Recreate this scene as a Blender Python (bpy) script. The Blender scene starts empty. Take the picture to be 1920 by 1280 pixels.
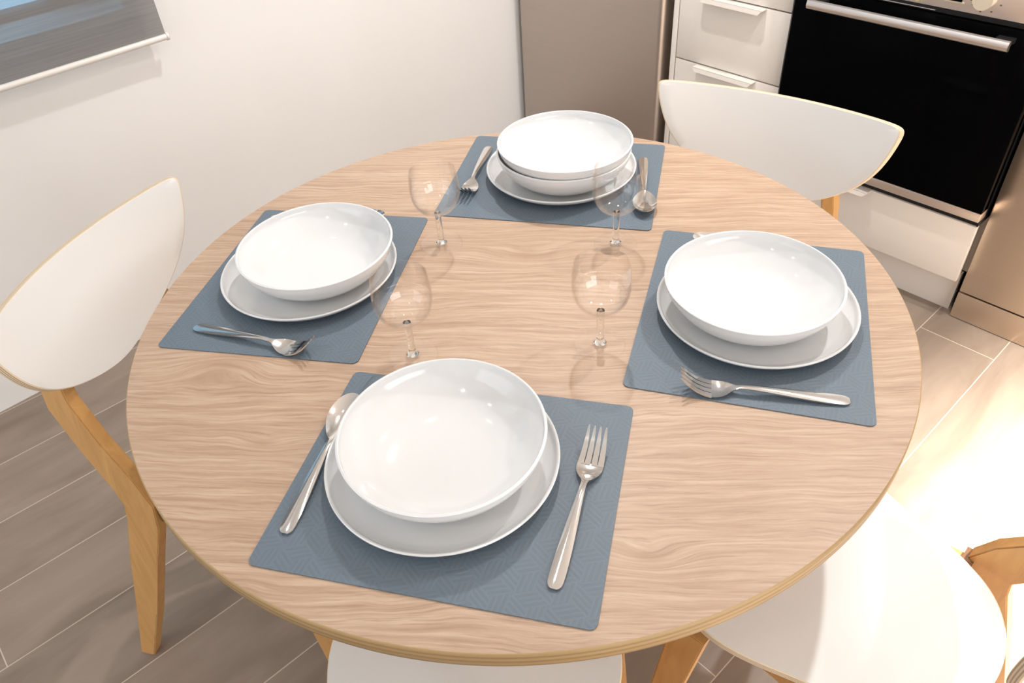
import bpy, bmesh, math, random
from math import sin, cos, pi, radians, sqrt
from mathutils import Vector, Matrix
random.seed(4)
S = bpy.context.scene
COL = S.collection

# ------------------------------------------------------------ camera
cd = bpy.data.cameras.new('camera')
cam = bpy.data.objects.new('camera', cd)
COL.objects.link(cam)
cd.sensor_fit = 'HORIZONTAL'
cd.sensor_width = 36.0
cd.lens = 1436.06 / 1920.0 * 36.0
cd.clip_start = 0.02
cam.location = (0.65543, -0.56031, 1.41095)
cam.rotation_mode = 'QUATERNION'
cam.rotation_quaternion = (Matrix.Rotation(0.874974, 3, 'Z') @ Matrix.Rotation(0.859830, 3, 'X') @ Matrix.Rotation(-0.075900, 3, 'Z')).to_quaternion()
S.camera = cam

# ------------------------------------------------------------ world, lights, exposure
w = bpy.data.worlds.new('evening_sky'); S.world = w
w.use_nodes = True
w.node_tree.nodes['Background'].inputs[0].default_value = (0.15, 0.34, 0.50, 1)
w.node_tree.nodes['Background'].inputs[1].default_value = 6.5
S.view_settings.view_transform = 'Standard'
S.view_settings.look = 'None'
S.view_settings.gamma = 1.0
S.view_settings.exposure = 0.20

def lamp(name, kind, loc, energy, color, **kw):
    d = bpy.data.lights.new(name, kind)
    d.energy = energy; d.color = color
    for k, v in kw.items(): setattr(d, k, v)
    o = bpy.data.objects.new(name, d); COL.objects.link(o); o.location = loc
    return o
WARM = (1.0, 0.93, 0.84)
NEUT = (1.0, 0.985, 0.98)
# recessed ceiling spots: one row in front of the kitchen, one over the table, one behind
for (x, y, z, e, c, sp) in [(-0.60, 0.80, 2.44, 66, NEUT, 125), (0.30, 1.15, 2.44, 60, NEUT, 125), (1.50, 0.78, 2.44, 2900, WARM, 62),
                            (-0.85, -0.35, 2.44, 3, NEUT, 130), (-0.35, 0.15, 2.44, 2, NEUT, 130), (0.5, -1.5, 2.44, 10, NEUT, 130), (-0.6, -1.5, 2.44, 10, NEUT, 130)]:
    lamp('ceiling_spot_light', 'SPOT', (x, y, z), e, c, spot_size=radians(sp), spot_blend=0.9, shadow_soft_size=0.03)
# daylight from the glazed end of the room (behind the camera), plus an added fill lamp on the right to brighten the walls
l = lamp('daylight', 'AREA', (-0.5, -2.55, 1.35), 14, (0.74, 0.87, 1.0), shape='RECTANGLE', size=1.9, size_y=1.7)
l.rotation_euler = (radians(90), 0, 0)
l = lamp('wall_fill_light', 'AREA', (2.85, -0.4, 1.15), 42, (0.90, 0.95, 1.0), shape='RECTANGLE', size=2.2, size_y=1.8)
l.rotation_euler = (radians(90), 0, radians(90))

# ------------------------------------------------------------ materials
class N:
    """tiny node helper"""
    def __init__(s, name):
        s.m = bpy.data.materials.new(name); s.m.use_nodes = True
        s.t = s.m.node_tree; s.b = s.t.nodes['Principled BSDF']
        s.out = s.t.nodes['Material Output']
    def node(s, typ, **kw):
        n = s.t.nodes.new(typ)
        for k, v in kw.items(): setattr(n, k, v)
        return n
    def link(s, a, b): s.t.links.new(a, b)
    def put(s, sock, v):
        if isinstance(v, bpy.types.NodeSocket): s.link(v, sock)
        else: sock.default_value = v
    def math(s, op, a, b=None, c=None):
        n = s.node('ShaderNodeMath', operation=op)
        s.put(n.inputs[0], a)
        if b is not None: s.put(n.inputs[1], b)
        if c is not None: s.put(n.inputs[2], c)
        return n.outputs[0]
    def coord(s, which='Object'):
        return s.node('ShaderNodeTexCoord').outputs[which]
    def mapping(s, v, scale=(1, 1, 1), rot=(0, 0, 0), loc=(0, 0, 0)):
        n = s.node('ShaderNodeMapping'); s.link(v, n.inputs[0])
        n.inputs['Scale'].default_value = scale; n.inputs['Rotation'].default_value = rot; n.inputs['Location'].default_value = loc
        return n.outputs[0]
    def noise(s, v, scale, detail=3, rough=.5, dist=0):
        n = s.node('ShaderNodeTexNoise'); s.link(v, n.inputs['Vector'])
        n.inputs['Scale'].default_value = scale; n.inputs['Detail'].default_value = detail
        n.inputs['Roughness'].default_value = rough; n.inputs['Distortion'].default_value = dist
        return n.outputs['Fac']
    def ramp(s, f, stops):
        n = s.node('ShaderNodeValToRGB'); s.link(f, n.inputs[0])
        e = n.color_ramp.elements
        while len(e) < len(stops): e.new(0.5)
        for i, (p, c) in enumerate(stops):
            e[i].position = p; e[i].color = (*c, 1) if len(c) == 3 else c
        return n.outputs[0]
    def mix(s, f, a, b, blend='MIX'):
        n = s.node('ShaderNodeMix', data_type='RGBA', blend_type=blend)
        s.put(n.inputs[0], f); s.put(n.inputs[6], a if isinstance(a, bpy.types.NodeSocket) else (*a, 1)); s.put(n.inputs[7], b if isinstance(b, bpy.types.NodeSocket) else (*b, 1))
        return n.outputs[2]
    def bump(s, h, strength=.2, dist=.001):
        n = s.node('ShaderNodeBump'); s.link(h, n.inputs['Height'])
        n.inputs['Strength'].default_value = strength; n.inputs['Distance'].default_value = dist
        s.link(n.outputs[0], s.b.inputs['Normal'])
    def set(s, **kw):
        for k, v in kw.items():
            i = s.b.inputs[k]
            s.put(i, (*v, 1) if isinstance(v, tuple) and len(v) == 3 else v)
        return s

def simple(name, col, rough=.5, metal=0, spec=.5, var=0, vscale=20, bump=0, coat=0):
    n = N(name)
    if var:
        f = n.noise(n.coord(), vscale, 4)
        c2 = tuple(max(0, c * (1 - var)) for c in col)
        n.set(**{'Base Color': n.mix(f, col, c2)})
        if bump: n.bump(f, bump)
    else:
        n.set(**{'Base Color': col})
    n.set(Roughness=rough, Metallic=metal)
    n.b.inputs['Specular IOR Level'].default_value = spec
    n.b.inputs['Coat Weight'].default_value = coat
    return n.m

M = {}
M['wall'] = simple('painted_wall', (.87, .855, .835), .7, spec=.2, var=.03, vscale=6, bump=.02)
M['ceiling'] = simple('painted_ceiling', (.85, .84, .82), .8, spec=.2)
M['porcelain'] = simple('white_porcelain', (.72, .72, .715), .08, spec=.5, coat=.3)
M['white_laminate'] = simple('white_laminate', (.84, .83, .81), .32, var=.02, vscale=8)
M['cabinet'] = simple('cabinet_white', (.79, .735, .67), .3, spec=.4, var=.02, vscale=5)
M['black_glass'] = simple('black_glass', (.0015, .0015, .0018), .04, spec=.015)
M['black'] = simple('black_plastic', (.012, .012, .012), .4, spec=.3)
M['dark_gap'] = simple('shadow_gap_black', (.01, .009, .008), .8, spec=.1)
M['dark_frame'] = simple('anthracite_frame', (.05, .052, .054), .5)
M['bar'] = simple('blind_bar_white', (.78, .74, .69), .35)
M['knob'] = simple('knob_metal', (.80, .74, .60), .3, metal=.6)
M['marking'] = simple('grey_print', (.12, .09, .06), .5)
M['gold_print'] = simple('pale_print', (.42, .34, .14), .4)

def steel(name, col, rough, axis, streak=.08):
    n = N(name)
    sc = [3, 3, 3]; sc[axis] = 260
    f = n.noise(n.mapping(n.coord(), tuple(sc)), 1, 3)
    n.set(**{'Base Color': n.mix(f, col, tuple(c * (1 - streak) for c in col)), 'Metallic': 1.0,
             'Roughness': n.math('ADD', n.math('MULTIPLY', f, .06), rough)})
    return n.m
M['cutlery'] = steel('polished_steel', (.72, .70, .68), .06, 0, .03)
M['brushed'] = steel('brushed_steel', (.80, .68, .56), .30, 2)
M['fridge_steel'] = steel('fridge_steel', (.50, .44, .39), .36, 2)
M['handle_steel'] = steel('handle_aluminium', (.86, .80, .76), .32, 1)

# table oak: long fine grain running at GA to the world x axis
KNOTS = [(.163, -.419, .020, .9), (-.279, -.280, .016, .8), (-.374, -.146, .032, -1.1), (.011, .106, .030, .9)]
def oak(name, ga):
    n = N(name)
    v = n.mapping(n.coord(), rot=(0, 0, -ga))
    # knots: the grain lines close up and bend round a few spots
    kd = None
    for (kx, ky, ks, ka) in KNOTS:
        sx = n.node('ShaderNodeSeparateXYZ'); n.link(v, sx.inputs[0])
        dx, dy = n.math('SUBTRACT', sx.outputs[0], kx), n.math('SUBTRACT', sx.outputs[1], ky)
        r2 = n.math('ADD', n.math('POWER', n.math('DIVIDE', dx, ks * 2.2), 2), n.math('POWER', n.math('DIVIDE', dy, ks), 2))
        gs = n.math('EXPONENT', n.math('MULTIPLY', r2, -1))
        cx = n.node('ShaderNodeCombineXYZ')
        n.link(n.math('MULTIPLY', n.math('MULTIPLY', gs, ka), ks), cx.inputs[1])
        ad = n.node('ShaderNodeVectorMath', operation='ADD'); n.link(v, ad.inputs[0]); n.link(cx.outputs[0], ad.inputs[1]); v = ad.outputs[0]
        kk = n.math('EXPONENT', n.math('MULTIPLY', r2, -5)); kd = kk if kd is None else n.math('ADD', kd, kk)
    vd = n.node('ShaderNodeVectorMath', operation='ADD')
    wob = n.noise(n.mapping(v, (2.2, 5.0, 1)), 1.8, 3, .55)
    cmb = n.node('ShaderNodeCombineXYZ'); n.link(n.math('MULTIPLY', n.math('SUBTRACT', wob, .5), .045), cmb.inputs[1])
    n.link(v, vd.inputs[0]); n.link(cmb.outputs[0], vd.inputs[1]); v2 = vd.outputs[0]
    fine = n.noise(n.mapping(v2, (14, 420, 1)), 1, 4, .65)
    mid = n.noise(n.mapping(v2, (6, 175, 1)), 1, 5, .7)
    broad = n.noise(n.mapping(v2, (1.1, 9, 1)), 1, 3, .5)
    c = n.ramp(mid, [(.30, (.365, .238, .160)), (.50, (.472, .328, .226)), (.68, (.575, .428, .315))])
    c = n.mix(n.math('MULTIPLY', n.ramp(broad, [(.35, (0, 0, 0)), (.7, (1, 1, 1))]), .30), c, (.42, .285, .195))
    pores = n.ramp(fine, [(.33, (1, 1, 1)), (.47, (0, 0, 0))])
    c = n.mix(n.math('MULTIPLY', pores, .75), c, (.33, .205, .135))
    light = n.ramp(fine, [(.58, (0, 0, 0)), (.72, (1, 1, 1))])
    c = n.mix(n.math('MULTIPLY', light, .35), c, (.70, .54, .40))
    c = n.mix(n.math('MULTIPLY', kd, .40), c, (.33, .20, .12))
    n.set(**{'Base Color': c, 'Roughness': .42}); n.bump(fine, .12, .0006)
    n.b.inputs['Specular IOR Level'].default_value = .4
    return n.m
M['oak'] = oak('oak_veneer', radians(43))

def ply(name, a, b, reps):
    n = N(name)
    uv = n.node('ShaderNodeUVMap').outputs[0]
    sp = n.node('ShaderNodeSeparateXYZ'); n.link(uv, sp.inputs[0])
    st = n.math('GREATER_THAN', n.math('FRACT', n.math('MULTIPLY', sp.outputs[1], reps)), .55)
    f = n.noise(n.mapping(uv, (60, 3, 1)), 4, 3)
    c = n.mix(st, a, b)
    c = n.mix(n.math('MULTIPLY', f, .35), c, tuple(x * .7 for x in a))
    n.set(**{'Base Color': c, 'Roughness': .5})
    return n.m
M['table_edge'] = ply('table_ply_edge', (.43, .285, .13), (.31, .195, .085), 3)
M['ply_edge'] = ply('chair_ply_edge', (.80, .67, .49), (.44, .29, .16), 4)

def birch(name, col, dark):
    n = N(name)
    v = n.coord()
    f = n.noise(n.mapping(v, (28, 28, 3)), 1.5, 4, .6, 1.2)
    g = n.noise(n.mapping(v, (120, 120, 6)), 1, 2)
    c = n.mix(n.ramp(f, [(.3, (0, 0, 0)), (.75, (1, 1, 1))]), col, dark)
    c = n.mix(n.math('MULTIPLY', g, .25), c, dark)
    n.set(**{'Base Color': c, 'Roughness': .42})
    return n.m
M['birch'] = birch('glued_birch', (.60, .335, .12), (.46, .235, .075))
M['joint'] = birch('finger_joint_end_grain', (.20, .09, .03), (.12, .05, .02))

# placemat: three-way parquet of fine diagonal hatching
def mat_material():
    n = N('woven_vinyl')
    v = n.mapping(n.coord(), (27, 27, 1), rot=(0, 0, .15))
    def vm(op, a, b=None):
        k = n.node('ShaderNodeVectorMath', operation=op); n.put(k.inputs[0], a)
        if b is not None: n.put(k.inputs[1], b)
        return k
    flat = vm('MULTIPLY', v, (1, 1, 0)).outputs[0]
    flat = vm('ADD', flat, (200, 200 * sqrt(3), 0)).outputs[0]
    per = (1, sqrt(3), 1); half = (.5, sqrt(3) / 2, 0)
    a = vm('SUBTRACT', vm('MODULO', flat, per).outputs[0], half).outputs[0]
    b = vm('SUBTRACT', vm('MODULO', vm('ADD', flat, half).outputs[0], per).outputs[0], half).outputs[0]
    la = vm('LENGTH', a).outputs['Value']; lb = vm('LENGTH', b).outputs['Value']
    pick = n.math('LESS_THAN', la, lb)
    mx = n.node('ShaderNodeMix', data_type='VECTOR'); n.link(pick, mx.inputs[0]); n.link(b, mx.inputs[4]); n.link(a, mx.inputs[5])
    sp = n.node('ShaderNodeSeparateXYZ'); n.link(mx.outputs[1], sp.inputs[0]); rx, ry = sp.outputs[0], sp.outputs[1]
    th = n.math('ARCTAN2', ry, rx)
    k = n.math('FLOOR', n.math('DIVIDE', n.math('WRAP', n.math('SUBTRACT', th, pi / 2), 2 * pi, 0.0), 2 * pi / 3))
    ang = n.math('MULTIPLY', k, 2 * pi / 3)
    c = n.math('ADD', n.math('MULTIPLY', rx, n.math('COSINE', ang)), n.math('MULTIPLY', ry, n.math('SINE', ang)))
    st = n.math('SINE', n.math('MULTIPLY', c, 2 * pi * 7))
    stp = n.ramp(n.math('ADD', n.math('MULTIPLY', st, .5), .5), [(.3, (0, 0, 0)), (.6, (1, 1, 1))])
    fine = n.noise(n.mapping(n.coord(), (900, 900, 1)), 1, 2)
    col = n.mix(stp, (.126, .163, .200), (.113, .148, .181))
    col = n.mix(n.math('MULTIPLY', fine, .25), col, (.16, .20, .235))
    n.set(**{'Base Color': col, 'Roughness': .5}); n.bump(stp, .25, .0004)
    n.b.inputs['Specular IOR Level'].default_value = .45
    return n.m
M['mat'] = mat_material()

# clear drinking glass: thin walls (see-through plus surface reflection), solid stem
def thin_glass(name, tint, strength=1.0):
    n = N(name)
    lw = n.node('ShaderNodeLayerWeight'); lw.inputs[0].default_value = .5
    fac = n.math('POWER', lw.outputs['Facing'], 2.6)
    tr = n.node('ShaderNodeBsdfTransparent')
    n.link(n.mix(fac, (1, 1, 1), tint), tr.inputs[0])
    gl = n.node('ShaderNodeBsdfGlossy'); gl.inputs['Roughness'].default_value = .02
    f2 = n.math('ADD', n.math('MULTIPLY', n.math('POWER', lw.outputs['Facing'], 4.0), .52), .034)
    cg = n.node('ShaderNodeCombineColor')
    for k in range(3): n.link(n.math('MULTIPLY', f2, strength), cg.inputs[k])
    n.link(cg.outputs[0], gl.inputs[0])
    mx = n.node('ShaderNodeAddShader')
    n.link(tr.outputs[0], mx.inputs[0]); n.link(gl.outputs[0], mx.inputs[1])
    n.link(mx.outputs[0], n.out.inputs['Surface'])
    return n.m
M['glass'] = thin_glass('clear_glass', (.50, .47, .44))
g = N('solid_glass'); g.set(**{'Base Color': (.97, .98, .97), 'Roughness': .01, 'Transmission Weight': 1.0, 'IOR': 1.35}); M['glass_solid'] = g.m
M['window_glass'] = thin_glass('window_glass', (.85, .88, .9))

# floor: long wood-look porcelain planks along world y, pale joints
def floor_material():
    n = N('wood_look_planks')
    sp = n.node('ShaderNodeSeparateXYZ'); n.link(n.coord(), sp.inputs[0])
    X, Y = sp.outputs[0], sp.outputs[1]
    W, L = .1945, 1.2
    rx = n.math('DIVIDE', n.math('ADD', X, .8), W)
    row = n.math('FLOOR', rx)
    ry = n.math('DIVIDE', n.math('SUBTRACT', n.math('ADD', Y, .861), n.math('MULTIPLY', row, .4338)), L)
    colr = n.math('FLOOR', ry)
    fx, fy = n.math('FRACT', rx), n.math('FRACT', ry)
    ex = n.math('MULTIPLY', n.math('MINIMUM', fx, n.math('SUBTRACT', 1.0, fx)), W)
    ey = n.math('MULTIPLY', n.math('MINIMUM', fy, n.math('SUBTRACT', 1.0, fy)), L)
    joint = n.math('LESS_THAN', n.math('MINIMUM', ex, ey), .0011)
    cv = n.node('ShaderNodeCombineXYZ'); n.link(row, cv.inputs[0]); n.link(colr, cv.inputs[1])
    wn = n.node('ShaderNodeTexWhiteNoise', noise_dimensions='2D'); n.link(cv.outputs[0], wn.inputs['Vector'])
    off = n.node('ShaderNodeVectorMath', operation='MULTIPLY_ADD')
    n.link(wn.outputs['Color'], off.inputs[0]); off.inputs[1].default_value = (7, 9, 5); n.link(n.coord(), off.inputs[2])
    v = off.outputs[0]
    a = n.noise(n.mapping(v, (7, 1.6, 1)), 1.4, 4, .55, .6)
    b = n.noise(n.mapping(v, (90, 6, 1)), 1, 3, .6)
    c = n.ramp(a, [(.28, (.175, .130, .100)), (.5, (.275, .215, .170)), (.75, (.355, .285, .225))])
    c = n.mix(n.math('MULTIPLY', b, .45), c, (.20, .150, .115))
    c = n.mix(n.math('MULTIPLY', wn.outputs['Value'], .25), c, (.37, .29, .22))
    c = n.mix(joint, c, (.58, .49, .40))
    n.set(**{'Base Color': c, 'Roughness': .40}); n.bump(b, .08, .0006)
    n.b.inputs['Specular IOR Level'].default_value = .4
    return n.m
M['floor'] = floor_material()

# roller blind screen fabric: grey slubbed weave, partly see-through
n = N('screen_fabric')
f = n.noise(n.mapping(n.coord(), (4, 30, 220)), 1, 4, .7)
n.set(**{'Base Color': n.mix(f, (.17, .17, .17), (.34, .33, .32)), 'Roughness': .8})
tr = n.node('ShaderNodeBsdfTransparent'); mx = n.node('ShaderNodeMixShader'); mx.inputs[0].default_value = .64
n.link(tr.outputs[0], mx.inputs[1]); n.link(n.b.outputs[0], mx.inputs[2]); n.link(mx.outputs[0], n.out.inputs['Surface'])
M['fabric'] = n.m

# ------------------------------------------------------------ mesh helpers
def finish(name, bm, mats, parent=None, smooth=None, loc=(0, 0, 0), rot=None):
    bmesh.ops.recalc_face_normals(bm, faces=bm.faces)
    me = bpy.data.meshes.new(name)
    bm.to_mesh(me); bm.free()
    for m in (mats if isinstance(mats, (list, tuple)) else [mats]): me.materials.append(M[m])
    if smooth is not None:
        for p in me.polygons: p.use_smooth = True
        me.set_sharp_from_angle(angle=radians(smooth))
    o = bpy.data.objects.new(name, me); COL.objects.link(o)
    o.location = loc
    if rot is not None: o.rotation_euler = rot
    if parent is not None: o.parent = parent
    return o

def box(bm, x0, x1, y0, y1, z0, z1, bevel=0, seg=2):
    r = bmesh.ops.create_cube(bm, size=1)
    vs = r['verts']
    for v in vs:
        v.co = Vector(((x0 + x1) / 2 + v.co.x * (x1 - x0), (y0 + y1) / 2 + v.co.y * (y1 - y0), (z0 + z1) / 2 + v.co.z * (z1 - z0)))
    if bevel:
        es = list({e for v in vs for e in v.link_edges})
        bmesh.ops.bevel(bm, geom=es, offset=bevel, segments=seg, affect='EDGES', profile=.5)

def boxes(name, lst, mat, parent=None, bevel=0, **k):
    bm = bmesh.new()
    for b in lst: box(bm, *b, bevel=bevel)
    return finish(name, bm, mat, parent, smooth=40 if bevel else None, **k)

def lathe(name, prof, mat, parent=None, seg=96, loc=(0, 0, 0), smooth=40):
    bm = bmesh.new(); rings = []
    for (r, z) in prof:
        if r < 1e-6: rings.append([bm.verts.new((0, 0, z))])
        else: rings.append([bm.verts.new((r * cos(2 * pi * i / seg), r * sin(2 * pi * i / seg), z)) for i in range(seg)])
    for a, b in zip(rings, rings[1:]):
        if len(a) == 1 and len(b) == 1: continue
        for i in range(seg):
            j = (i + 1) % seg
            if len(a) == 1: bm.faces.new((a[0], b[i], b[j]))
            elif len(b) == 1: bm.faces.new((a[i], b[0], a[j]))
            else: bm.faces.new((a[i], b[i], b[j], a[j]))
    return finish(name, bm, mat, parent, smooth=smooth, loc=loc)

def spline(pts, n):
    """Catmull-Rom through tuples"""
    out = []
    P = [pts[0]] + list(pts) + [pts[-1]]
    for i in range(1, len(P) - 2):
        for k in range(n):
            t = k / n
            out.append(tuple(.5 * ((2 * b) + (c - a) * t + (2 * a - 5 * b + 4 * c - d) * t * t + (3 * b - a - 3 * c + d) * t ** 3)
                             for a, b, c, d in zip(P[i - 1], P[i], P[i + 1], P[i + 2])))
    out.append(tuple(pts[-1])); return out

def empty(name, loc, rz=0.0):
    o = bpy.data.objects.new(name, None); COL.objects.link(o)
    o.empty_display_size = .05; o.location = loc; o.rotation_euler = (0, 0, rz)
    return o
def tag(o, label, cat, group=None):
    o['label'] = label; o['category'] = cat
    if group: o['group'] = group
    return o
def struct(o):
    o['kind'] = 'structure'; return o
def copy_tree(o, parent=None):
    c = o.copy(); COL.objects.link(c)
    if parent is not None: c.parent = parent
    for ch in [k for k in list(o.children)]: copy_tree(ch, c)
    return c

TZ = 0.75        # table top height
# ------------------------------------------------------------ room shell
WA = Vector((-1.394, -0.619)); WD = Vector((-0.0499, 0.99875)).normalized(); WN = Vector((WD.y, -WD.x))
YB = 2.02; YR = -2.6; XR = 2.9; H = 2.5
boxes('floor', [(-1.7, XR + .1, YR - .1, YB + .1, -.08, 0)], 'floor')['kind'] = 'structure'
boxes('ceiling', [(-1.7, XR + .1, YR - .1, YB + .1, H, H + .08)], 'ceiling')['kind'] = 'structure'
boxes('wall_back', [(-1.7, XR + .1, YB, YB + .1, 0, H)], 'wall')['kind'] = 'structure'
boxes('wall_right', [(XR, XR + .1, YR, YB, 0, H)], 'wall')['kind'] = 'structure'
boxes('wall_front', [(-1.7, XR + .1, YR - .1, YR, 0, H)], 'wall')['kind'] = 'structure'
# left wall: local x along WD, local y = away from the room, with the window opening
wroot_rot = math.atan2(WD.y, WD.x)
def wl(name, lst, mat, bevel=0, parent=None):
    # local frame: x along wall (from WA), y outward (left of WD), z up
    o = boxes(name, lst, mat, parent=parent, bevel=bevel)
    if parent is None:
        o.location = (WA.x, WA.y, 0); o.rotation_euler = (0, 0, wroot_rot)
    return o
WIN = (-.55, .655, .862, 1.95)   # window opening: s0, s1, z0, z1
s0, s1, z0, z1 = WIN
wl('wall_left', [(-2.1, s0, 0, .22, 0, H), (s1, 2.68, 0, .22, 0, H), (s0, s1, 0, .22, 0, z0), (s0, s1, 0, .22, z1, H)], 'wall')['kind'] = 'structure'
fr = wl('window_1', [(s0, s1, .15, .205, z0, z0 + .018), (s0, s1, .15, .205, z1 - .07, z1), (s0, s0 + .07, .15, .205, z0, z1),
                     (s1 - .11, s1, .15, .205, z0, z1), (.02, .07, .15, .205, z0, z1)], 'dark_frame', bevel=.004)
fr['kind'] = 'structure'
p = wl('window_pane', [(s0 + .05, s1 - .05, 0.175, .179, z0 + .05, z1 - .05)], 'window_glass', parent=fr)

# roller blind in front of the window
bl = empty('roller_blind', (WA.x, WA.y, 0), wroot_rot)
tag(bl, 'grey translucent roller blind over the window on the left wall, with a white bottom bar', 'blind')
bx0, bx1, bz = -.75, .7165, .790
bm = bmesh.new()
box(bm, bx0, bx1, -.0405, -.0395, bz + .004, 2.1)
finish('fabric', bm, 'fabric', bl)
def tube(bm, a, b, r, seg=16):
    a, b = Vector(a), Vector(b); d = (b - a).normalized()
    u = d.orthogonal().normalized(); v = d.cross(u)
    A = [bm.verts.new(a + r * (cos(2 * pi * i / seg) * u + sin(2 * pi * i / seg) * v)) for i in range(seg)]
    B = [bm.verts.new(b + r * (cos(2 * pi * i / seg) * u + sin(2 * pi * i / seg) * v)) for i in range(seg)]
    bm.faces.new(A); bm.faces.new(B[::-1])
    for i in range(seg): bm.faces.new((A[i], A[(i + 1) % seg], B[(i + 1) % seg], B[i]))
bm = bmesh.new(); tube(bm, (bx0, -.040, bz - .004), (bx1, -.040, bz - .004), .0075); finish('bottom_bar', bm, 'bar', bl, smooth=40)
bm = bmesh.new(); tube(bm, (bx1, -.040, bz - .004), (bx1 + .005, -.040, bz - .004), .0095); finish('bar_end_cap', bm, 'bar', bl, smooth=40)
bm = bmesh.new(); tube(bm, (bx0, -.036, 2.115), (bx1, -.036, 2.115), .025); finish('roller', bm, 'bar', bl, smooth=40)
for xx in (bx0 - .004, bx1 + .002):
    boxes('bracket', [(xx, xx + .003, -.066, 0, 2.085, 2.145)], 'bar', bl)

# ------------------------------------------------------------ kitchen run
YK = 1.38
# fridge
f = empty('fridge', (-1.14, 1.66, 0))
tag(f, 'tall brushed steel fridge in the corner beyond the far place setting', 'fridge')
def fb(x0, x1, y0, y1, z0_, z1_): return (x0 + 1.14, x1 + 1.14, y0 - 1.66, y1 - 1.66, z0_, z1_)
boxes('body', [fb(-1.462, -.824, 1.42, 1.98, .02, 1.85)], 'brushed', f, bevel=.004)
bm = bmesh.new()   # door with softly rounded vertical edges
prof = []
for k in range(9):
    a = k / 8 * pi / 2; prof.append((-.822 - .018 + .018 * sin(a), 1.360 + .022 - .022 * cos(a)))
for k in range(9):
    a = k / 8 * pi / 2; prof.insert(0, (-1.462 + .010 - .010 * sin(a), 1.360 + .010 - .010 * cos(a)))
prof = [(-1.462, 1.414)] + prof + [(-.822, 1.414)]
lo = [bm.verts.new((x + 1.14, y - 1.66, .06)) for x, y in prof]; hi = [bm.verts.new((x + 1.14, y - 1.66, 1.84)) for x, y in prof]
for i in range(len(prof)):
    j = (i + 1) % len(prof); bm.faces.new((lo[i], lo[j], hi[j], hi[i]))
bm.faces.new(lo); bm.faces.new(hi[::-1])
finish('door', bm, 'fridge_steel', f, smooth=50)
for q in ((-1.44, 1.45), (-.90, 1.45), (-1.44, 1.88), (-.90, 1.88)):
    boxes('foot', [fb(q[0], q[0] + .06, q[1], q[1] + .06, 0, .02)], 'black', f)

def pull(x0, x1, y, zt, parent):
    """flat lip pull hooked over the top edge of a drawer front"""
    bm = bmesh.new()
    box(bm, x0, x1, y - .026, y + .004, zt - .0005, zt + .0012)
    # chamfered front lip, a trapezoid strip
    for (za, zb) in ((zt + .0012, zt - .011),):
        vs = [(x0, y - .026, za), (x1, y - .026, za), (x1 - .010, y - .028, zb), (x0 + .010, y - .028, zb),
              (x0, y - .0245, za), (x1, y - .0245, za), (x1 - .010, y - .0262, zb), (x0 + .010, y - .0262, zb)]
        V = [bm.verts.new(v) for v in vs]
        for q in ((0, 1, 2, 3), (7, 6, 5, 4), (0, 4, 5, 1), (1, 5, 6, 2), (2, 6, 7, 3), (3, 7, 4, 0)): bm.faces.new([V[i] for i in q])
    return finish('handle', bm, 'cabinet', parent)
c = empty('drawer_unit', (-.60, 1.7, 0))
tag(c, 'white kitchen drawer unit between the steel fridge and the black oven', 'cabinet')
def cb(x0, x1, y0, y1, a, b): return (x0 + .60, x1 + .60, y0 - 1.7, y1 - 1.7, a, b)
boxes('carcass', [cb(-.775, -.415, YK + .02, 1.98, .12, .895)], 'cabinet', c)
boxes('side_panel', [cb(-.797, -.779, YK, 1.98, 0, .895)], 'cabinet', c, bevel=.001)
for (a, b) in ((.126, .297), (.301, .498), (.502, .6985), (.7025, .893)):
    d = boxes('drawer_front', [cb(-.7755, -.4135, YK, YK + .018, a, b)], 'cabinet', c, bevel=.0012)
    hnd = pull(-.694 + .60, -.488 + .60, YK - 1.7, b - .0015, d)
boxes('plinth', [cb(-.779, -.413, YK + .055, YK + .07, 0, .12)], 'cabinet', c)

# oven housing with a drawer below
o_ = empty('oven_housing', (-.108, 1.7, 0))
tag(o_, 'white low drawer cabinet housing beneath the built-in black oven', 'cabinet')
def ob(x0, x1, y0, y1, a, b): return (x0 + .108, x1 + .108, y0 - 1.7, y1 - 1.7, a, b)
boxes('carcass', [ob(-.4125, -.398, YK + .03, 1.98, .12, .895), ob(.183, .1965, YK + .075, 1.98, .12, .895), ob(-.398, .183, YK + .03, 1.98, .125, .285), ob(-.398, .183, 1.96, 1.98, .285, .895)], 'cabinet', o_)
d = boxes('drawer_front', [ob(-.4095, .1955, YK, YK + .018, .126, .2965)], 'cabinet', o_, bevel=.003)
pull(-.295 + .108, -.086 + .108, YK - 1.7, .2950, d)
boxes('plinth', [ob(-.4125, .190, YK + .055, YK + .07, 0, .12)], 'cabinet', o_)

ov = empty('built_in_oven', (-.108, 1.7, .30))
tag(ov, 'built-in black glass oven with a long steel bar handle', 'oven')
def vb(x0, x1, y0, y1, a, b): return (x0 + .108, x1 + .108, y0 - 1.7, y1 - 1.7, a - .30, b - .30)
boxes('body', [vb(-.395, .180, YK + .02, 1.94, .302, .89)], 'black', ov)
boxes('door', [vb(-.399, .199, YK - .022, YK + .016, .3460, .778)], 'black_glass', ov, bevel=.002)
boxes('lower_gap_shade', [vb(-.398, .196, YK + .004, YK + .018, .2985, .3212)], 'black', ov)  # black strip standing in for the shade in the gap below the trim
boxes('side_gap_shade', [vb(.1945, .1975, YK - .006, YK + .10, .302, .89)], 'black', ov)  # no real trim: black fill for the dark gap next to the dishwasher
boxes('bottom_trim', [vb(-.399, .199, YK - .022, YK + .016, .3215, .3455)], 'handle_steel', ov, bevel=.001)
boxes('vent_gap', [vb(-.398, .197, YK - .012, YK + .016, .779, .792)], 'black', ov)
boxes('vent_lip', [vb(-.25, -.05, YK - .018, YK - .0125, .7835, .785)], 'handle_steel', ov)
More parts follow.
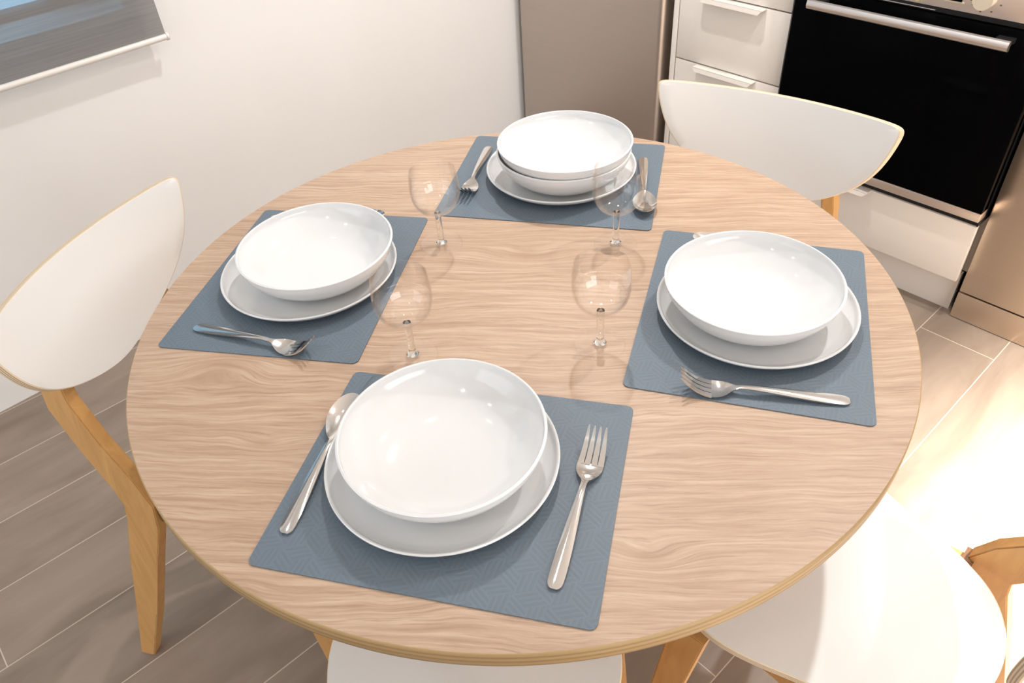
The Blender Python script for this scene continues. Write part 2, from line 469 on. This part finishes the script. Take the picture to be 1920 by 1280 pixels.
cp = boxes('control_panel', [vb(-.399, .199, YK - .022, YK + .016, .793, .893)], 'handle_steel', ov, bevel=.001)
boxes('display', [vb(-.230, .003, YK - .0245, YK - .0215, .8125, .880)], 'black_glass', cp)
boxes('display_bezel', [vb(-.235, .008, YK - .0235, YK - .0215, .8095, .8125)], 'knob', cp)
bm = bmesh.new(); tube(bm, (.052 + .108, YK - .022 - 1.7, .831 - .30), (.052 + .108, YK - .048 - 1.7, .831 - .30), .021, 40)
kn = finish('knob', bm, 'knob', cp, smooth=40)
bm = bmesh.new()
for a in (-60, -100, -140, -20, 20, 200):
    px, pz = .052 + .033 * cos(radians(a)), .831 + .031 * sin(radians(a))
    box(bm, *vb(px - .002, px + .002, YK - .0226, YK - .0219, pz - .0014, pz + .0014))
finish('dial_marks', bm, 'marking', cp)
# maker's lettering on the strip under the display
cu = bpy.data.curves.new('lettering', 'FONT'); cu.body = 'BOSCH'; cu.size = .016; cu.extrude = .0003; cu.align_x = 'CENTER'
tmp = bpy.data.objects.new('lettering_curve', cu); COL.objects.link(tmp)
bpy.context.view_layer.update()
me = bpy.data.meshes.new_from_object(tmp.evaluated_get(bpy.context.evaluated_depsgraph_get()))
bpy.data.objects.remove(tmp)
me.materials.clear(); me.materials.append(M['gold_print'])
tx = bpy.data.objects.new('lettering', me); COL.objects.link(tx); tx.parent = cp
tx.location = (-.105 + .108, YK - .0224 - 1.7, .7965 - .30); tx.rotation_euler = (radians(90), 0, 0)
# bar handle
bm = bmesh.new()
hy = YK - .060
sec = [(-.004, .0105), (.004, .0115), (.008, .006), (.008, -.010), (.002, -.0115), (-.005, -.008), (-.0075, 0)]
A = [bm.verts.new((-.342 + .108, hy + y - 1.7, .7535 + z - .30)) for y, z in sec]; B = [bm.verts.new((.137 + .108, hy + y - 1.7, .7535 + z - .30)) for y, z in sec]
for i in range(len(sec)): bm.faces.new((A[i], A[(i + 1) % 7], B[(i + 1) % 7], B[i]))
bm.faces.new(A); bm.faces.new(B[::-1])
hh = finish('handle', bm, 'handle_steel', ov, smooth=60)
for (xa, xb) in ((-.341, -.305), (.100, .136)):
    boxes('handle_bracket', [vb(xa, xb, hy + .008, YK - .022, .7515, .7625)], 'black', hh, bevel=.001)

# freestanding dishwasher
dw = empty('dishwasher', (.505, 1.7, 0))
tag(dw, 'brushed steel dishwasher to the right of the black oven', 'dishwasher')
def db(x0, x1, y0, y1, a, b): return (x0 - .505, x1 - .505, y0 - 1.7, y1 - 1.7, a, b)
YD = 1.408
boxes('body', [db(.206, .804, YD + .03, 1.98, .0, .848)], 'black', dw)
boxes('door', [db(.2055, .8045, YD, YD + .028, .086, .845)], 'brushed', dw, bevel=.003)
boxes('kick_plate', [db(.2055, .8045, YD, YD + .028, .002, .082)], 'brushed', dw, bevel=.001)
# worktop
tag(boxes('worktop', [(-.80, .83, YK - .02, 2.015, .8965, .936)], 'white_laminate', bevel=.002), 'pale kitchen worktop running above the oven and drawers', 'worktop')

# ------------------------------------------------------------ table
t = empty('round_dining_table', (0, 0, 0))
tag(t, 'round oak dining table with a plywood edge, laid for four', 'table')
RT = .5256
bm = bmesh.new(); uvl = bm.loops.layers.uv.new('UVMap')
seg = 256
ringdef = [(RT - .0015, 0), (RT, .0016), (RT, .0205), (RT - .0015, .022)]
rings = [[bm.verts.new((r * cos(2 * pi * i / seg), r * sin(2 * pi * i / seg), TZ - d)) for i in range(seg)] for r, d in ringdef]
top = bm.faces.new(rings[0]); top.material_index = 0
bot = bm.faces.new(rings[-1][::-1]); bot.material_index = 1
for k in range(3):
    for i in range(seg):
        j = (i + 1) % seg
        fc = bm.faces.new((rings[k][i], rings[k + 1][i], rings[k + 1][j], rings[k][j])); fc.material_index = 1; fc.smooth = True
        for lp, (uu, kk) in zip(fc.loops, ((i, k), (i, k + 1), (i + 1, k + 1), (i + 1, k))):
            lp[uvl].uv = (uu / seg * 10, ringdef[kk][1] / .022)
finish('tabletop', bm, ['oak', 'table_edge'], t)
bm = bmesh.new()
tag_apron = []
for k in range(4):
    a = radians(45 + 90 * k + 20)
    for s in (0,): pass
def prism(bm, st):
    """stations: (centre, half-vector a, half-vector b)"""
    prev = None; first = None
    for c, a, b in st:
        c, a, b = Vector(c), Vector(a), Vector(b)
        q = [bm.verts.new(c + a + b), bm.verts.new(c - a + b), bm.verts.new(c - a - b), bm.verts.new(c + a - b)]
        if prev:
            for i in range(4): bm.faces.new((prev[i], prev[(i + 1) % 4], q[(i + 1) % 4], q[i]))
        else: first = q
        prev = q
    bm.faces.new(first[::-1]); bm.faces.new(prev)
bm.free()
LA = [radians(43 + 90 * k) for k in range(4)]
for a in LA:
    d = Vector((cos(a), sin(a), 0)); u = Vector((-sin(a), cos(a), 0))
    bm = bmesh.new()
    prism(bm, [(d * .34 + Vector((0, 0, 0)), d * .013, u * .017), (d * .31 + Vector((0, 0, TZ - .0225)), d * .02, u * .026)])
    bmesh.ops.bevel(bm, geom=list(bm.edges), offset=.002, segments=1, affect='EDGES')
    finish('leg', bm, 'birch', t)
bm = bmesh.new()
for k in range(4):
    A_, B_ = LA[k], LA[(k + 1) % 4]
    p, q = Vector((cos(A_), sin(A_), 0)) * .295, Vector((cos(B_), sin(B_), 0)) * .295
    dd = (q - p).normalized(); nn = Vector((dd.y, -dd.x, 0))
    prism(bm, [(p + dd * .03 + Vector((0, 0, TZ - .055)), nn * .009, Vector((0, 0, .0325))), (q - dd * .03 + Vector((0, 0, TZ - .055)), nn * .009, Vector((0, 0, .0325)))])
finish('apron', bm, 'birch', t)

# ------------------------------------------------------------ placemats
MW, MH, MT = .3565, .2891, .0014
mats = {'front': (.1924, -.2692, .5905), 'right': (.2602, .1943, .5347), 'left': (-.2692, -.1827, .6429), 'far': (-.1972, .2775, .6011)}
mlabels = {'front': 'blue-grey placemat nearest the viewer, with fork on its right side',
           'right': 'blue-grey placemat on the right side of the table, a fork lying along its near edge',
           'left': 'blue-grey placemat on the left side of the table, in front of the cropped chair',
           'far': 'blue-grey placemat at the far edge of the table, nearest the fridge'}
for k, (x, y, a) in mats.items():
    W_, H_ = (MW, MH) if k in ('front', 'far') else (MH, MW)
    bm = bmesh.new()
    pts = []
    r = .008
    for cx, cy, a0 in ((W_ / 2 - r, H_ / 2 - r, 0), (-W_ / 2 + r, H_ / 2 - r, 90), (-W_ / 2 + r, -H_ / 2 + r, 180), (W_ / 2 - r, -H_ / 2 + r, 270)):
        for i in range(6):
            q = radians(a0 + 18 * i); pts.append((cx + r * cos(q), cy + r * sin(q)))
    lo = [bm.verts.new((px, py, 0)) for px, py in pts]; hi = [bm.verts.new((px, py, MT)) for px, py in pts]
    bm.faces.new(lo[::-1]); bm.faces.new(hi)
    for i in range(len(pts)): bm.faces.new((lo[i], lo[(i + 1) % len(pts)], hi[(i + 1) % len(pts)], hi[i]))
    o = finish('placemat', bm, 'mat', loc=(x, y, TZ + .0002), rot=(0, 0, a))
    tag(o, mlabels[k], 'placemat', 'four placemats on the table')
ZM = TZ + MT + .0002

# ------------------------------------------------------------ crockery
def plate_profile(R, h):
    base = spline([(0, .0062), (R * .55, .0062), (R * .80, .0066), (R * .875, .0084), (R * .94, h * .64), (R - .0035, h - .0012), (R - .0012, h)], 7)
    und = spline([(R - .0002, h - .0012), (R - .001, h - .0035), (R * .94, h * .50), (R * .87, .0062), (R * .76, .0036), (R * .64, .0026)], 6)
    return base + und + [(R * .62, 0), (R * .60, 0), (R * .58, .0024), (0, .0024)]
plate0 = None
plates = {'front': (.169, -.266), 'left': (-.262, -.174), 'right': (.261, .194), 'far': (-.199, .294)}
plabels = {'front': 'wide flat white plate under the bowl nearest the viewer', 'left': 'wide flat white plate under the bowl on the left placemat',
           'right': 'wide flat white plate under the bowl on the right placemat', 'far': 'wide flat white plate under the two stacked bowls at the far side'}
for k, (x, y) in plates.items():
    if plate0 is None: o = plate0 = lathe('dinner_plate', plate_profile(.1298, .0205), 'porcelain', seg=128)
    else: o = plate0.copy(); COL.objects.link(o)
    o.location = (x, y, ZM + .0001); tag(o, plabels[k], 'plate', 'dinner plates on the placemats')
def bowl_profile(R, h):
    inner = spline([(0, .0046), (R * .30, .0048), (R * .50, .0066), (R * .68, h * .24), (R * .84, h * .50), (R * .95, h * .80), (R - .0034, h - .0008), (R - .0016, h)], 7)
    outer = spline([(R - .0002, h - .0010), (R - .0004, h - .003), (R * .962, h * .72), (R * .86, h * .42), (R * .70, h * .155), (R * .52, .0022), (R * .46, .0016)], 7)
    return inner + outer + [(R * .44, 0), (R * .42, 0), (R * .40, .0016), (0, .0016)]
BH = .0535
bowl0 = None
bowls = [('front', .171, -.263, 0, 'deep white bowl on the plate nearest the viewer'), ('left', -.249, -.163, 0, 'deep white bowl on the left placemat'),
         ('right', .256, .186, 0, 'deep white bowl on the right placemat'), ('far', -.181, .283, 0, 'lower of the two stacked deep white bowls at the far side'),
         ('far', -.179, .284, .0165, 'upper of the two stacked deep white bowls at the far side')]
for k, x, y, dz, lab in bowls:
    if bowl0 is None: o = bowl0 = lathe('deep_bowl', bowl_profile(.1134, BH), 'porcelain', seg=128)
    else: o = bowl0.copy(); COL.objects.link(o)
    o.location = (x, y, ZM + .0065 + dz); tag(o, lab, 'bowl', 'deep white bowls on the plates')

# ------------------------------------------------------------ wine glasses
def make_glass():
    root = empty('wine_glass', (0, 0, 0))
    HB = .060; HT = .128
    shell = spline([(.0045, .0570), (.0140, .0583), (.0245, .0640), (.0325, .0742), (.0366, .0880), (.0372, .1010), (.0362, .1150), (.0346, HT)], 8)
    inn = [(r - .0012, z + (.0014 if z < HB + .03 else 0)) for r, z in shell][::-1]
    lathe('bowl', [(0, .0568)] + shell + inn + [(0, inn[-1][1] + .0005)], 'glass', root, seg=96)
    st = spline([(.0085, .0036), (.0060, .0060), (.0050, .011), (.0047, .020), (.0047, .038), (.0048, .046), (.0050, .0530), (.0052, .0562)], 6)
    lathe('stem', [(0, .0022), (.0045, .0026), (.0075, .0031)] + st + [(.0048, .0568), (0, .0570)], 'glass_solid', root, seg=40)
    lathe('foot', [(0, 0), (.0318, 0), (.0326, .0003), (.0330, .0010), (.0326, .0017), (.0318, .0020), (.020, .0024), (.011, .0032), (0, .0034)], 'glass', root, seg=96)
    return root
g0 = make_glass()
glasses = [(-.185, .014, 'empty stemmed wine glass beyond the others on the left, beside the far placemat'), (.014, .196, 'empty stemmed wine glass in front of the far stack of bowls'),
           (-.007, -.177, 'empty stemmed wine glass just behind the bowl nearest the viewer'), (.154, .007, 'empty stemmed wine glass near the table middle, beside the right placemat')]
for i, (x, y, lab) in enumerate(glasses):
    o = g0 if i == 0 else copy_tree(g0)
    o.location = (x, y, TZ + (.0017 if i in () else .0002)); o.rotation_euler.z = i * 1.3
    tag(o, lab, 'glass', 'four wine glasses')

# ------------------------------------------------------------ cutlery (local: handle end at origin, +y towards the head)
def slab(bm, stations, thick=.0018, cross=5, crown=.0):
    """ribbon along y: (y, z, half width, crown) with thickness"""
    up, dn = [], []
    for (y, z, hw, cr) in stations:
        up.append([]); dn.append([])
        for i in range(cross):
            u = -1 + 2 * i / (cross - 1)
            zz = z + cr * (1 - u * u)
            up[-1].append(bm.verts.new((u * hw, y, zz + thick / 2))); dn[-1].append(bm.verts.new((u * hw * .97, y, zz - thick / 2)))
    for G, flip in ((up, False), (dn, True)):
        for a, b in zip(G, G[1:]):
            for i in range(cross - 1):
                q = (a[i], a[i + 1], b[i + 1], b[i]); bm.faces.new(q[::-1] if flip else q)
    for k in range(len(stations) - 1):
        bm.faces.new((up[k][0], up[k + 1][0], dn[k + 1][0], dn[k][0])); bm.faces.new((up[k][-1], dn[k][-1], dn[k + 1][-1], up[k + 1][-1]))
    for k in (0, -1):
        for i in range(cross - 1): bm.faces.new((up[k][i], dn[k][i], dn[k][i + 1], up[k][i + 1]))

HANDLE = [(0, .0022, .0030, 0), (.0015, .0022, .0052, .0003), (.005, .0023, .0072, .0006), (.012, .0026, .0080, .0009), (.030, .0036, .0080, .0012), (.055, .0055, .0070, .0014),
          (.080, .0076, .0056, .0014), (.102, .0092, .0042, .0012), (.116, .0096, .0034, .0008), (.126, .0088, .0032, .0004)]
def make_fork():
    root = empty('fork', (0, 0, 0))
    bm = bmesh.new(); slab(bm, spline(HANDLE, 4), .0022, 7); finish('handle', bm, 'cutlery', root, smooth=50)
    bm = bmesh.new()
    hs = [(.126, .0088, .0032, .0004), (.131, .0078, .0044, 0), (.137, .0060, .0086, -.0006), (.143, .0042, .0122, -.0012), (.150, .0029, .0142, -.0014), (.159, .0024, .0146, -.0010)]
    slab(bm, spline(hs, 4), .0018, 9)
    # four tines
    for k in range(4):
        x0 = (-.0146 + .0034) + k * .00747; x1 = x0 * .86
        st = [(0, .157, .0024, .0034), (.25, .166, .0044, .0031), (.5, .175, .0085, .0027), (.75, .1845, .0155, .0021), (.95, .192, .0232, .0013), (1, .1945, .0258, .0006)]
        prev = None; first = None
        for tt, y, z, hw in st:
            xc = x0 + (x1 - x0) * tt + (.0 if abs(k - 1.5) < 1 else 0)
            q = [bm.verts.new((xc - hw, y, z + .0009)), bm.verts.new((xc + hw, y, z + .0009)), bm.verts.new((xc + hw, y + .0003, z - .0009)), bm.verts.new((xc - hw, y + .0003, z - .0009))]
            if prev:
                for i in range(4): bm.faces.new((prev[i], prev[(i + 1) % 4], q[(i + 1) % 4], q[i]))
            else: first = q
            prev = q
        bm.faces.new(first); bm.faces.new(prev[::-1])
    finish('head', bm, 'cutlery', root, smooth=50)
    return root
def make_spoon():
    root = empty('spoon', (0, 0, 0))
    bm = bmesh.new(); slab(bm, spline(HANDLE, 4), .0022, 7); finish('handle', bm, 'cutlery', root, smooth=50)
    bm = bmesh.new()
    # spoon bowl: egg outline, dished, with wall thickness
    n, m = 48, 8; L0, L1 = .126, .199
    def P(t, s, dz):
        c_ = cos(t); yc = L0 + .040 + (.033 if c_ > 0 else .040) * c_ * s
        hw = .0195 * sin(t) * s * (1 - .16 * c_ * -1 * 0)
        if c_ < 0: hw *= (1 - .30 * (-c_) ** 1.5)
        rim = .0088 + (yc - L0) * .055
        return (hw, yc, rim - .0075 * (1 - s * s) * (1 if True else 0) + dz)
    for dz, flip in ((.0007, False), (-.0007, True)):
        c0 = bm.verts.new(P(0, 0, dz)); pr = None
        for j in range(1, m + 1):
            R_ = [bm.verts.new(P(2 * pi * i / n, j / m, dz)) for i in range(n)]
            for i in range(n):
                k = (i + 1) % n
                q = (c0, R_[i], R_[k]) if pr is None else (pr[i], R_[i], R_[k], pr[k])
                bm.faces.new(q[::-1] if flip else q)
            pr = R_
        if not flip: e1 = pr
        else: e2 = pr
    for i in range(n): bm.faces.new((e1[i], e2[i], e2[(i + 1) % n], e1[(i + 1) % n]))
    finish('head', bm, 'cutlery', root, smooth=60)
    return root
fork0, spoon0 = make_fork(), make_spoon()
forks = [((.3640, -.2890), (-.4989, .8667), 'steel fork on the right of the bowl nearest the viewer'), ((-.2755, -.3560), (.892, .4521), 'steel fork along the near edge of the left placemat'),
         ((-.3700, .2770), (.5872, -.8094), 'steel fork with tines pointing at the viewer, left of the far bowls'), ((.4345, .1285), (-.8024, -.5968), 'steel fork along the near edge of the right placemat')]
for i, (e, dr, lab) in enumerate(forks):
    tp = (e[0] + dr[0], e[1] + dr[1])
    o = fork0 if i == 0 else copy_tree(fork0)
    o.location = (e[0], e[1], ZM); o.rotation_euler = (0, 0, math.atan2(tp[1] - e[1], tp[0] - e[0]) - pi / 2)
    tag(o, lab, 'fork', 'four forks')
spoons = [((.122, -.442), (.006, -.272), 'steel spoon on the left of the bowl nearest the viewer'), ((-.457, -.135), (-.305, -.010), 'steel spoon mostly hidden behind the left bowl, its tip peeking out'),
          ((-.128, .430), (-.018, .302), 'steel spoon on the right of the far bowls, seen partly through a glass'), ((.286, .340), (.117, .282), 'steel spoon mostly hidden behind the right bowl, its tip peeking out')]
for i, (e, tp, lab) in enumerate(spoons):
    o = spoon0 if i == 0 else copy_tree(spoon0)
    o.location = (e[0], e[1], ZM); o.rotation_euler = (0, 0, math.atan2(tp[1] - e[1], tp[0] - e[0]) - pi / 2)
    tag(o, lab, 'spoon', 'four spoons')

# ------------------------------------------------------------ chairs (local: x lateral, y forward, origin below the top centre of the backrest)
def panel(name, outline, surf, thick, parent, mats_, rings=10):
    """closed outline [(u,w)], surf(u,w)->(pos, normal); a bent plywood panel with edge"""
    bm = bmesh.new(); uvl = bm.loops.layers.uv.new('UVMap')
    n = len(outline); cu_ = sum(p[0] for p in outline) / n; cw = sum(p[1] for p in outline) / n
    edge = None; E = []
    r_ = .0018
    for side in (0, 1):
        c0 = None; prev = None
        for j in range(rings + 1):
            s = j / rings
            if j == rings: s = 1 - r_ / .2
            R_ = []
            for (u, w) in ([(cu_, cw)] if j == 0 else outline):
                uu, ww = cu_ + (u - cu_) * s, cw + (w - cw) * s
                p_, nn = surf(uu, ww)
                R_.append(bm.verts.new(Vector(p_) - Vector(nn) * (thick * side)))
            if j == 1:
                for i in range(n): bm.faces.new((prev[0], R_[i], R_[(i + 1) % n])).material_index = 0
            elif j > 1:
                for i in range(n): bm.faces.new((prev[i], R_[i], R_[(i + 1) % n], prev[(i + 1) % n])).material_index = 0
            prev = R_
        E.append(prev)
    mid = []
    for fr_ in (.10, .90):
        R_ = []
        for (u, w) in outline:
            p_, nn = surf(u, w); R_.append(bm.verts.new(Vector(p_) - Vector(nn) * (thick * fr_)))
        mid.append(R_)
    strips = [E[0], mid[0], mid[1], E[1]]; vv = [0, .1, .9, 1]
    for k in range(3):
        for i in range(n):
            j = (i + 1) % n
            fc = bm.faces.new((strips[k][i], strips[k + 1][i], strips[k + 1][j], strips[k][j])); fc.material_index = 1
            for lp, (a, b) in zip(fc.loops, ((i, vv[k]), (i, vv[k + 1]), (i + 1, vv[k + 1]), (i + 1, vv[k]))): lp[uvl].uv = (a / n * 8, b)
    return finish(name, bm, mats_, parent, smooth=35)

def back_pt(u, z):
    ca, cb_ = 1.35, .134
    y = -cb_ * (z - .8) + ca * u * u
    nn = Vector((-2 * ca * u, 1, cb_)).normalized()
    return (u, y, z), nn
def seat_pt(u, f_):
    # slightly dished, rolling down at the front
    d = max(0, f_ - .36)
    z = .455 - .010 * (1 - min(1, (u / .19) ** 2)) - 2.2 * d * d + .008 * max(0, (.12 - f_) / .08)
    return (u, f_, z), Vector((0, 0, 1))
def fourier(a, b, b0, n=128):
    out = []
    for i in range(n):
        t_ = 2 * pi * i / n
        out.append((sum(a[k] * sin((k + 1) * t_) for k in range(len(a))), b0 + sum(b[k] * cos((k + 1) * t_) for k in range(len(b)))))
    return out
BACK = fourier([.2217, .0431, .0113, .0102], [.1117, -.0292, -.0091, .0004], .7261)
SEAT = fourier([.196, -.0258, .0239], [-.197, .0089, -.0121], .2442)
def make_chair():
    root = empty('dining_chair', (0, 0, 0))
    panel('backrest', BACK, back_pt, .0115, root, ['white_laminate', 'ply_edge'])
    panel('seat', SEAT, seat_pt, .011, root, ['white_laminate', 'ply_edge'])
    X = Vector((1, 0, 0))
    for s in (-1, 1):
        # rear leg: bent post, foot - knee - up behind the backrest
        pts = [(.222, -.028, 0, .0150), (.204, .022, .15, .0205), (.187, .068, .30, .0255), (.175, .097, .39, .0285), (.168, .103, .435, .0300), (.160, .086, .475, .0300),
               (.146, .046, .54, .0280), (.130, .010, .61, .0255), (.118, .003, .66, .0200), (.108, .000, .715, .0110)]
        bm = bmesh.new(); st = []
        for i, (l_, f_, z, hd) in enumerate(pts):
            a = Vector(pts[max(0, i - 1)][:3]); b = Vector(pts[min(len(pts) - 1, i + 1)][:3])
            tn = (b - a); tn = Vector((0, tn.y, tn.z)).normalized()
            dv = Vector((0, tn.z, -tn.y))
            if i in (0,): dv = Vector((0, 1, 0))
            st.append(((s * l_, f_, z), dv * hd, X * .0118))
        prism(bm, st)
        bmesh.ops.bevel(bm, geom=[e for e in bm.edges if abs((e.verts[0].co - e.verts[1].co).normalized().x) < .9], offset=.0018, segments=2, affect='EDGES')
        finish('rear_leg', bm, 'birch', root, smooth=30)
        # front leg
        bm = bmesh.new()
        prism(bm, [((s * .206, .400, 0), Vector((0, .015, 0)), X * .0118), ((s * .197, .382, .22), Vector((0, .020, 0)), X * .0118), ((s * .182, .362, .425), Vector((0, .0255, 0)), X * .0118)])
        bmesh.ops.bevel(bm, geom=[e for e in bm.edges if abs((e.verts[0].co - e.verts[1].co).normalized().x) < .9], offset=.0018, segments=2, affect='EDGES')
        finish('front_leg', bm, 'birch', root, smooth=30)
        # side rail under the seat
        bm = bmesh.new()
        Z = Vector((0, 0, 1))
        prism(bm, [((s * .156, .135, .416), Z * .017, X * .0110), ((s * .136, .350, .412), Z * .0175, X * .0110)])
        finish('side_rail', bm, 'birch', root)
        bm = bmesh.new()
        for k in range(6):
            x_ = .1525 + k * .0042
            prism(bm, [((s * x_, .124 + .006 * (k % 2), .4185), Z * .0195, X * .0021), ((s * x_, .1395, .4185), Z * .0195, X * .0021)])
        finish('finger_joint', bm, 'joint', root)
    bm = bmesh.new()
    prism(bm, [((-.155, .150, .415), Vector((0, .010, 0)), Vector((0, 0, .018))), ((.155, .150, .415), Vector((0, .010, 0)), Vector((0, 0, .018)))])
    prism(bm, [((-.172, .352, .412), Vector((0, .010, 0)), Vector((0, 0, .018))), ((.172, .352, .412), Vector((0, .010, 0)), Vector((0, 0, .018)))])
    finish('cross_rail', bm, 'birch', root)
    return root
ch0 = make_chair()
chairs = [(-.5383, -.4357, 33.35, 'white and birch dining chair on the left, its backrest tilted towards the left placemat'),
          (-.0333, .7104, -77.74, 'white and birch dining chair in front of the black oven'),
          (.7419, .1435, 183.44, 'white and birch dining chair at lower right, showing its sunlit-bright round seat'),
          (.4390, -.5476, 131.52, 'white and birch dining chair at the bottom edge, pushed under the near table side')]
for i, (x, y, h, lab) in enumerate(chairs):
    o = ch0 if i == 0 else copy_tree(ch0)
    o.location = (x, y, 0); o.rotation_euler = (0, 0, radians(h - 90))
    tag(o, lab.replace('sunlit-bright ', ''), 'chair', 'four dining chairs around the table')
